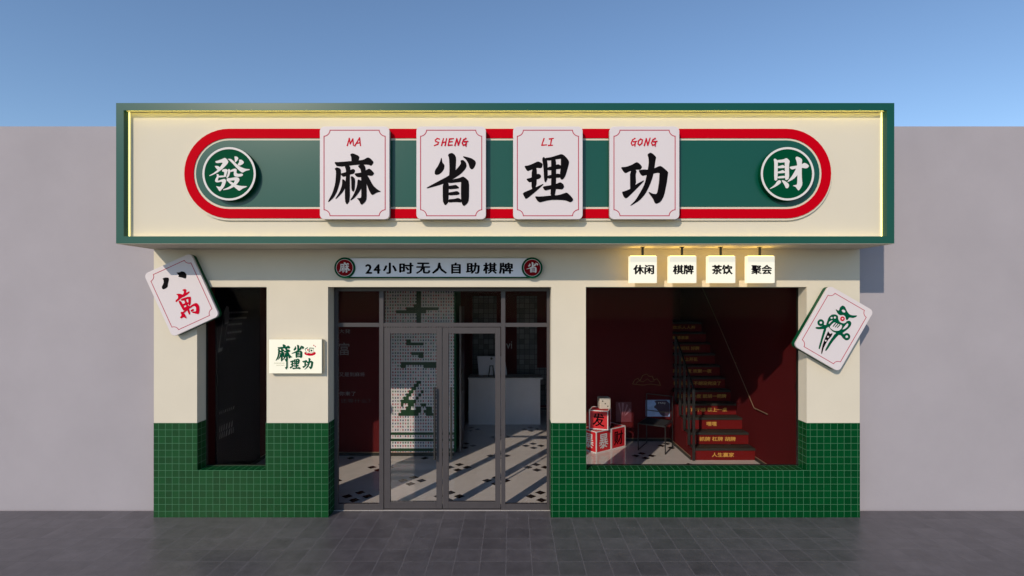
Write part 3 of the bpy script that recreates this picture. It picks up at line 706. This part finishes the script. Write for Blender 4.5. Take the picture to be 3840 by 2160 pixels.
cells([(1045, 1100, 1160, 1195), (1015, 1070, 1195, 1232), (985, 1040, 1232, 1270), (955, 1010, 1270, 1308), (925, 985, 1308, 1345), (895, 955, 1345, 1382), (862, 1040, 1382, 1426),
       (1100, 1130, 1270, 1308), (1070, 1100, 1308, 1345), (1040, 1070, 1345, 1382), (862, 890, 1426, 1463), (945, 1015, 1426, 1463), (1100, 1160, 1426, 1463), (920, 980, 1463, 1503), (1040, 1100, 1463, 1503),
       (1160, 1230, 1463, 1503), (862, 1100, 1503, 1538), (1130, 1230, 1503, 1538), (832, 1070, 1538, 1573), (1160, 1260, 1538, 1573)], 1230, 1060).build('pixel_character', mural_green, mw)
for a, b in ((445, 475), (520, 550), (635, 668)):
    cells([(685, 1490, a, b)], 1230, 1480).build('green_band', mural_green, mw)
# wall lettering
def wall_text(s, X0, X1, Y0, Y1, y, m, label, bold=0):
    F = Face((0, y, 0))
    o = text_on('wall_lettering', s, F, PX(X0, y), PX(X1, y), PZ(Y1, y), PZ(Y0, y), m, None, bold=bold, h0=.002)
    return tag(o, label, 'lettering')
yw = 2.614
wall_text('富', 1272, 1310, 1285, 1332, yw, chalk_wall, 'large grey character on dark red wall behind left door glass')
wall_text('大発', 1272, 1314, 1235, 1250, yw, chalk_wall, 'small grey pair of characters high on dark red wall')
wall_text('又是到麻将', 1272, 1368, 1396, 1412, yw, chalk_wall, 'row of five small grey characters on dark red wall')
wall_text('你来了', 1272, 1334, 1468, 1484, yw, chalk_wall, 'row of three small grey characters on dark red wall')
wall_text('还等什么？', 1278, 1390, 1495, 1511, yw, mat('dim_lettering', (.09, .07, .07), .8), 'dim lowest row of characters on dark red wall')
# door leaf edge in the passage
dp = thing('inner_glass_door', (-.92, 2.9, 0), 'open inner door with pale narrow edge beside the tile mural', 'door')
MB().box(-.935, -.905, 2.75, 2.79, .02, 2.62).build('edge_post', mat('pale_door_edge', (.16, .13, .12), .5), dp)
MB().box(-.930, -.912, 2.791, 3.45, .02, 2.62).build('leaf', mat('dark_door_leaf', (.03, .015, .015), .4), dp)
h = MB().tube((-.89, 2.85, 1.1), (-.89, 2.85, 1.5), .012); h.tube((-.91, 2.85, 1.15), (-.89, 2.85, 1.15), .008); h.tube((-.91, 2.85, 1.45), (-.89, 2.85, 1.45), .008); h.build('handle', steel, dp)
# reception counter
yc0 = 4.93; q = (D0+yc0)/D0/300
ct = thing('reception_counter', (PX(1890, yc0), yc0, 0), 'pale grooved reception counter at the back of the hall', 'counter')
ca, cb = PX(1757, yc0), PX(2026, yc0)
MB().box(ca, cb, yc0, yc0+.55, .0035, 1.00).build('body', desk, ct, bevel=.004)
gr = MB()
n = 26
for i in range(n):
    xx = ca+.01+(cb-ca-.02)*(i+.15)/n; gr.box(xx, xx+(cb-ca)/n*.72, yc0-.008, yc0-.0005, .05, .985)
gr.build('slatted_front', desk, ct)
MB().box(ca-.01, cb+.05, yc0-.03, yc0+.60, 1.001, 1.035).build('counter_top', mat('counter_top_stone', (.55, .52, .5), .4), ct, bevel=.004)
# computer
ym = 5.1
cm = thing('computer_monitor', (.0, ym, 1.036), 'silver computer monitor seen from behind on the reception counter', 'monitor')
za, zb = PZ(1411, ym), PZ(1337, ym); 
zbase = 1.036
MB().prism([(PX(1796, ym), zbase+.03), (PX(1901, ym), zbase+.03), (PX(1893, ym), zb), (PX(1789, ym), zb+.01)], ym, ym+.03).build('casing', screen_back, cm, bevel=.006)
xs_ = PX(1843, ym)
st = MB(); st.add([(xs_-.075, ym-.14, zbase+.001), (xs_-.055, ym-.14, zbase+.001), (xs_-.01, ym-.004, zbase+.24), (xs_-.035, ym-.004, zbase+.24)], [(0, 1, 2, 3)])
st = MB()
st.tube((xs_-.06, ym-.10, zbase+.012), (xs_-.03, ym-.012, zbase+.24), .014, square=True); st.tube((xs_+.06, ym-.10, zbase+.012), (xs_+.03, ym-.012, zbase+.24), .014, square=True)
st.tube((xs_-.045, ym-.014, zbase+.24), (xs_+.045, ym-.014, zbase+.24), .014, square=True)
st.build('stand', trim_black, cm)
lg = circ(xs_-.0, zbase+.40, .028, 16)
l_ = MB().prism(lg, ym-.004, ym-.0005); l_.prism([(xs_-.002, zbase+.43), (xs_+.012, zbase+.438), (xs_+.02, zbase+.452), (xs_+.004, zbase+.446)], ym-.004, ym-.0005); l_.build('emblem', trim_black, cm)
# dark pixel tiles on the back wall
shelf_mat, *_ = grid_mat('dark_block_wall', .127, (PX(1775, 6.45), 0, 0), .012, (.085, .082, .088), (.012, .012, .014), .4, var=.6, bump=.2)
for a, b, c_, d, lb in ((1772, 1862, 1110, 1520, 'dark grey block-patterned panel left of the entrance right mullion'), (1938, 2014, 1110, 1420, 'dark grey block-patterned panel above the counter at right'), (2015, 2075, 1380, 1520, 'low dark block-patterned panel beside the counter end')):
    y = 6.45; o = MB().box(PX(a, y), PX(b, y), y, 6.499, max(PZ(d, y), .07), min(PZ(c_, y), 3.09)).build('block_panel', shelf_mat); tag(o, lb, 'wall panel', 'block-patterned panels behind the counter')
wall_text('vi', 1898, 1920, 1280, 1308, 6.498, mat('pale_lettering', (.45, .42, .40), .7), 'small pale lettering vi on the dark back wall')

# ------------------------------------------------------------------ left window interior
bb_ = thing('menu_board', (IL+.03, 1.6, 1.5), 'black menu board with grey brush drawing seen through the narrow left window', 'menu board')
MB().box(IL+.001, IL+.03, .98, 2.25, .07, 3.05).build('board', black_board, bb_)
yb0, yb1 = .98, 2.25
Fb = Face((IL+.030, yb0, 0), U=(0, 1, 0), V=(0, 0, 1))
# face normal for U=+y, V=+z is +x
for i, (u0, u1, v) in enumerate(((.32, .84, 2.52), (.31, .80, 2.43), (.29, .66, 2.34), (.26, .62, 2.22), (.23, .48, 2.12))):
    u = u0; ln = MB()
    while u < u1:
        w_ = random.uniform(.02, .05); ln.add([Fb.at(u, v, .002), Fb.at(u+w_, v, .002), Fb.at(u+w_, v+.028, .002), Fb.at(u, v+.028, .002)], [(0, 1, 2, 3)]); u += w_+.012
    ln.build('chalk_line', chalk, bb_)
br = MB()
brush = [(.02, 1.98), (.13, 2.0), (.32, 2.50), (.30, 2.62), (.24, 2.64), (.17, 2.55)]
n = len(brush); cxx = sum(p[0] for p in brush)/n; cyy = sum(p[1] for p in brush)/n
inn = [(cxx+(a-cxx)*.82, cyy+(b-cyy)*.93) for a, b in brush]
br.add([Fb.at(a, b, .002) for a, b in brush]+[Fb.at(a, b, .002) for a, b in inn], [(i, (i+1) % n, n+(i+1) % n, n+i) for i in range(n)])
br.add([Fb.at(a, b, .003) for a, b in [(.19, 2.36), (.29, 2.38), (.32, 2.50), (.30, 2.62), (.24, 2.64), (.17, 2.55)]], [tuple(range(6))])
br.add([Fb.at(a, b, .003) for a, b in [(.01, 1.96), (.12, 1.98), (.13, 2.03), (.03, 2.02)]], [tuple(range(4))])
br.build('brush_drawing', chalk, bb_)
for k_, (v, hh) in enumerate(((1.06, .05), (.80, .10), (.70, .10))):
    u = .05; g2 = MB()
    while u < .42:
        w_ = random.uniform(.02, .06); g2.add([Fb.at(u, v, .002), Fb.at(u+w_*.7, v+.01, .002), Fb.at(u+w_, v+hh, .002), Fb.at(u+w_*.4, v+hh*.8, .002)], [(0, 1, 2, 3)]); u += w_+.02
    g2.build('scrawl', chalk, bb_)

# ------------------------------------------------------------------ stairs
stc = thing('staircase', (3.6, 2.353, 0), 'red staircase with black treads and gold lettering behind the right window', 'staircase')
sx0, sx1 = 3.11, IR-.002; y0s = 2.353; RI = .205; RU = .25; NS = 11
TX = {1: ('人生赢家', 2670, 2752), 2: ('抓牌 杠牌 胡牌', 2623, 2758), 3: ('嘿嘿', 2650, 2687), 4: ('打麻不够 楼上一桌', 2573, 2726), 5: ('赢不停一度 就胡一把牌', 2541, 2723), 6: ('好运天天 不胡没完没了', 2520, 2703), 7: ('再来一夜 欢聚一夜', 2523, 2668), 8: ('楼上开花', 2553, 2615), 9: ('手气旺旺 好牌', 2523, 2622), 10: ('财源滚滚', 2523, 2582), 11: ('欢乐人人开', 2523, 2607)}
for n in range(1, NS+1):
    y = y0s+(n-1)*RU; z0 = (n-1)*RI+(.0035 if n == 1 else .002)
    yend = y+RU if n < NS else 6.298
    ro = MB().box(sx0, sx1, y, yend-.001, z0, n*RI-.038).build('riser', riser_red, stc)
    MB().box(sx0, sx1, y-.014, yend-.016 if n < NS else yend-.001, n*RI-.037, n*RI).build('tread', tread_black, stc, bevel=.003)
    s, a, b = TX[n]; F = Face((0, y, 0)); zc2 = (n-.55)*RI
    ua, ub = max(PX(a, y), sx0+.03), PX(b, y)
    text_on('lettering', s, F, ua, ub, zc2-.035, zc2+.037, gold_text, ro, bold=.0028)
# side string of the stair, solid down to the floor
poly = [(y0s, .003)]
for n in range(1, 6):
    y = y0s+(n-1)*RU
    poly += [(y, n*RI-.037), (min(y+RU, 3.559), n*RI-.037)]
    if y+RU >= 3.559: break
poly.append((3.559, .003))
sd = MB(); n = len(poly)
sd.add([(sx0-.06, a, b) for a, b in poly]+[(sx0-.001, a, b) for a, b in poly], [tuple(range(n)), tuple(reversed(range(n, 2*n)))]+[(i, (i+1) % n, n+(i+1) % n, n+i) for i in range(n)])
sd.build('stair_side', dark_red, stc)
rl = thing('stair_railing', (3.09, y0s, 0), 'dark metal stair railing of flat uprights on the open stair side', 'railing')
for n in range(0, 5):
    y = y0s-.03+n*RU*.96; zb_ = n*RI+.003; zt_ = zb_+1.21
    if n == 0: zt_ = 1.22
    MB().box(3.062, 3.106, y-.01, y+.014, zb_, zt_).build('post', steel, rl, bevel=.002)
p0 = Vector((3.084, y0s-.032, 1.225)); p1 = Vector((3.084, y0s+4*RU*.96-.02, 1.225+4*RI))
MB().tube(p0, p1, .018, square=True).build('top_rail', steel, rl)
wr = MB(); xr = IR-.03
wr.tube((xr, 1.87, .889), (xr, 2.33, .896), .008); wr.tube((xr, 2.33, .896), (xr, 3.88, 2.29), .006); wr.tube((xr, 3.88, 2.29), (xr, 5.2, 3.4), .006)
wh_ = thing('wall_handrail', (xr, 1.87, .889), 'thin pale handrail running up the dark red wall beside the stairs', 'handrail')
wr.build('rail', brass, wh_)
for p in ((1.95, .889), (2.33, .89), (3.1, 1.585), (3.88, 2.28)): MB().tube((xr, p[0], p[1]), (IR-.001, p[0], p[1]-.02), .006).build('bracket', brass, wh_)

# ------------------------------------------------------------------ gift cubes and dice
def cube_thing(corner, ud, side, z0, label, name='gift_cube', glyphs=(), front='front'):
    """corner: ground point of the nearest edge, ud: unit direction of the right-hand face"""
    ux = Vector((ud[0], ud[1], 0)).normalized(); vx = Vector((-ux.y, ux.x, 0)); O = Vector((corner[0], corner[1], z0))
    ctr = O+ux*side/2+vx*side/2
    th = thing(name, tuple(ctr), label, 'cube' if name == 'gift_cube' else 'die')
    M = Matrix(((ux.x, vx.x, 0, O.x), (ux.y, vx.y, 0, O.y), (0, 0, 1, O.z), (0, 0, 0, 1)))
    return th, M, O, ux, vx
def red_cube(corner, ud, side, z0, label, right=None, left=None, rc=None, lc=None, top=None):
    th, M, O, ux, vx = cube_thing(corner, ud, side, z0, label)
    e = .006
    MB().box(e, side-e, e, side-e, e, side-e).xform(M).build('body', cube_red, th)
    ed = MB(); w_ = .016
    for a in (0, side-w_):
        for b in (0, side-w_):
            ed.box(a, a+w_, b, b+w_, 0, side)
            ed.box(w_, side-w_, a, a+w_, b, b+w_); ed.box(a, a+w_, w_, side-w_, b, b+w_)
    ed.xform(M).build('edge', edge_white, th)
    Fr = Face(O+vx*e, U=ux, V=(0, 0, 1))
    if right: text_on('lettering', right, Fr, side*.2, side*.8, side*.17, side*.83, rc, th, bold=.005)
    if left:
        Fl = Face(O+ux*e+vx*side, U=-vx, V=(0, 0, 1)); text_on('lettering', left, Fl, side*.2, side*.8, side*.17, side*.83, lc, th, bold=.005)
    if top:
        Ft = Face(O+Vector((0, 0, side-e)), U=ux, V=vx); text_on('lettering', top, Ft, side*.2, side*.8, side*.2, side*.8, rc, th, bold=.004)
red_cube((1.498, 2.73), (.317, .24), .385, .004, 'red cube with white burst characters, bottom left of the stack', '暴', '暴', letter_white, letter_white, '暴')
uu = Vector((.317, .24)).normalized()
red_cube((1.498+uu.x*.395, 2.73+uu.y*.395), (.317, .24), .385, .004, 'red cube with black wealth character, lower right of the stack', '财', None, letter_black, None, '财')
red_cube((1.40, 2.95), (.324, -.11), .345, .391, 'red cube with black fortune character on top of the other cubes', '发', None, letter_black, None)
th, M, O, ux, vx = cube_thing((1.60, 2.985), (.97, .06), .205, .737, 'cream die with black dots on top of the cube stack', 'dice')
MB().box(0, .205, 0, .205, 0, .205).xform(M).build('body', dice_white, th, bevel=.016)
pp = MB()
for a, b in ((.055, .15), (.1025, .1025), (.15, .055)):
    Fd = Face(O, U=ux, V=(0, 0, 1)); pts = [Fd.at(a+.012*math.cos(t*.5236), b+.012*math.sin(t*.5236), .0012) for t in range(12)]; pp.add(pts, [tuple(range(12))])
Fl = Face(O+vx*.205, U=-vx, V=(0, 0, 1))
for a in (.055, .15):
    for b in (.05, .1025, .155):
        pts = [Fl.at(a+.012*math.cos(t*.5236), b+.012*math.sin(t*.5236), .0012) for t in range(12)]; pp.add(pts, [tuple(range(12))])
pp.build('pip', letter_black, th)

# ------------------------------------------------------------------ chair by the stairs
ch = thing('metal_chair', (2.63, 3.0, 0), 'black metal-framed chair standing between the cubes and the stairs', 'chair')
A = Vector((2.706, 2.68, 0)); B = Vector((2.29, 2.93, 0)); Cc = Vector((2.965, 3.12, 0)); Dd = Vector((2.566, 3.41, 0))
sh = .49; up = Vector((0, 0, 1)); zf = up*.006
for p in (A, B): MB().tube(p+zf, p+up*sh, .012, square=True).build('leg', steel, ch)
MB().tube(Cc+zf, Cc+up*.95, .012, square=True).build('leg', steel, ch); MB().tube(Dd+zf, Dd+up*.95, .012, square=True).build('leg', steel, ch)
fr_ = MB()
for p, q_ in ((A, B), (B, Dd), (Dd, Cc), (Cc, A)): fr_.tube(p+up*sh, q_+up*sh, .011, square=True)
fr_.tube(A+up*.02, Cc+up*.02, .009, square=True); fr_.tube(B+up*.02, Dd+up*.02, .009, square=True)
fr_.build('seat_frame', steel, ch)
MB().tube(Cc+up*.95, Dd+up*.95, .012, square=True).build('back_rail', steel, ch)
ins = .03; ctr = (A+B+Cc+Dd)/4
se = [ctr+(p-ctr)*.93 for p in (B, A, Cc, Dd)]
MB().add([p+up*(sh+.002) for p in se]+[p+up*(sh+.016) for p in se], [(3, 2, 1, 0), (4, 5, 6, 7), (0, 1, 5, 4), (1, 2, 6, 5), (2, 3, 7, 6), (3, 0, 4, 7)]).build('seat', dark_cloth, ch, bevel=.003)
MB().tube(Cc+up*.64, Dd+up*.64, .010, square=True).build('back_rail', steel, ch)

# posters on the low wall
yq = 3.545
ps = thing('blue_poster', (PX(2461, yq), yq, PZ(1560, yq)), 'blue and white picture panel on the wall behind the chair', 'poster')
blue_m = mat('glowing_blue_print', (.26, .38, .62), .5, mott=.2, mscale=9, emit=(.25, .42, .85), es=.03)  # faint emission put into the print so it glows like a screen
MB().box(PX(2422, yq), PX(2512, yq), yq, 3.559, PZ(1562, yq), PZ(1500, yq)).build('panel', blue_m, ps, bevel=.002)
F = Face((0, yq, 0))
strokes_mesh([[(2452, 1502), (2462, 1515), (2450, 1527), (2464, 1535), (2480, 1560), (2511, 1561), (2511, 1501)]], F, lambda a, b: (PX(a, yq), PZ(b, yq)), h0=.001).build('dark_figure', mat('dark_print', (.05, .03, .06), .5), ps)
text_on('lettering', 'MAJ', F, PX(2468, yq), PX(2494, yq), PZ(1516, yq), PZ(1508, yq), letter_white, ps, h0=.003)
ps = thing('red_poster', (PX(2340, yq), yq, PZ(1580, yq)), 'dark red poster with pale fan-shaped streaks behind the cubes', 'poster')
MB().box(PX(2310, yq), PX(2368, yq), yq, 3.559, PZ(1582, yq), PZ(1508, yq)).build('panel', mat('red_print', (.16, .03, .04), .5, mott=.2, mscale=10), ps, bevel=.002)
rays = [[(2330, 1560), (2318, 1512), (2324, 1510)], [(2334, 1560), (2332, 1510), (2340, 1512)], [(2338, 1560), (2350, 1515), (2355, 1520)], [(2340, 1562), (2362, 1530), (2366, 1540)]]
strokes_mesh(rays, F, lambda a, b: (PX(a, yq), PZ(b, yq)), h0=.001, smooth=0).build('streak', mat('pink_print', (.36, .16, .2), .6), ps)
# golden cloud drawing on the same wall
cl = MB(); pts = [(2372, 1440), (2380, 1425), (2392, 1418), (2400, 1428), (2410, 1408), (2425, 1402), (2435, 1412), (2446, 1410), (2452, 1425), (2464, 1420), (2472, 1432), (2477, 1445), (2440, 1440), (2410, 1444), (2372, 1440)]
yy = 3.552
for a, b in zip(pts[:-1], pts[1:]):
    cl.tube((PX(a[0], yy), yy, PZ(a[1], yy)), (PX(b[0], yy), yy, PZ(b[1], yy)), .005, 6)
pts2 = [(2385, 1438), (2396, 1428), (2412, 1432), (2428, 1420), (2440, 1432), (2455, 1428)]
for a, b in zip(pts2[:-1], pts2[1:]):
    cl.tube((PX(a[0], yy), yy, PZ(a[1], yy)), (PX(b[0], yy), yy, PZ(b[1], yy)), .004, 6)
o = cl.build('cloud_ornament', mat('old_gold', (.28, .17, .06), .5, metal=.3)); tag(o, 'thin golden cloud outline on the dark red wall above the chair', 'wall ornament')

# ------------------------------------------------------------------ light
sun_dir = Vector((.346, .602, -.393))
L = bpy.data.lights.new('sun', 'SUN'); L.energy = 3.0; L.angle = math.radians(.6); L.color = (1, .86, .69)
lo = bpy.data.objects.new('sun', L); C.objects.link(lo); lo.rotation_euler = sun_dir.to_track_quat('-Z', 'Y').to_euler(); lo.location = (-5, -9, 8)
wd = bpy.data.worlds.new('World'); bpy.context.scene.world = wd; wd.use_nodes = True
nt = wd.node_tree; bg = nt.nodes['Background']; sky = nt.nodes.new('ShaderNodeTexSky'); sky.sky_type = 'NISHITA'; sky.sun_disc = False
sky.sun_elevation = math.asin(.393/sun_dir.length); sky.sun_rotation = math.atan2(-sun_dir.x, -sun_dir.y)
sky.air_density = 1.0; sky.dust_density = .1; sky.ozone_density = 3.4
nt.links.new(sky.outputs[0], bg.inputs[0]); bg.inputs[1].default_value = .15

cam = bpy.data.cameras.new('camera'); co = bpy.data.objects.new('camera', cam); C.objects.link(co); bpy.context.scene.camera = co
co.location = (0, -D0, CZ); co.rotation_euler = (math.pi/2, 0, 0); cam.sensor_width = 36; cam.lens = 36*D0/12.8
cam.shift_y = (HZ-1080)/3840.0; cam.clip_end = 400; cam.clip_start = .1
S = bpy.context.scene
S.view_settings.view_transform = 'Standard'; S.view_settings.look = 'None'; S.view_settings.exposure = 0; S.view_settings.gamma = 1
S.cycles.max_bounces = 10; S.cycles.transparent_max_bounces = 12; S.cycles.diffuse_bounces = 2
S.cycles.use_denoising = True
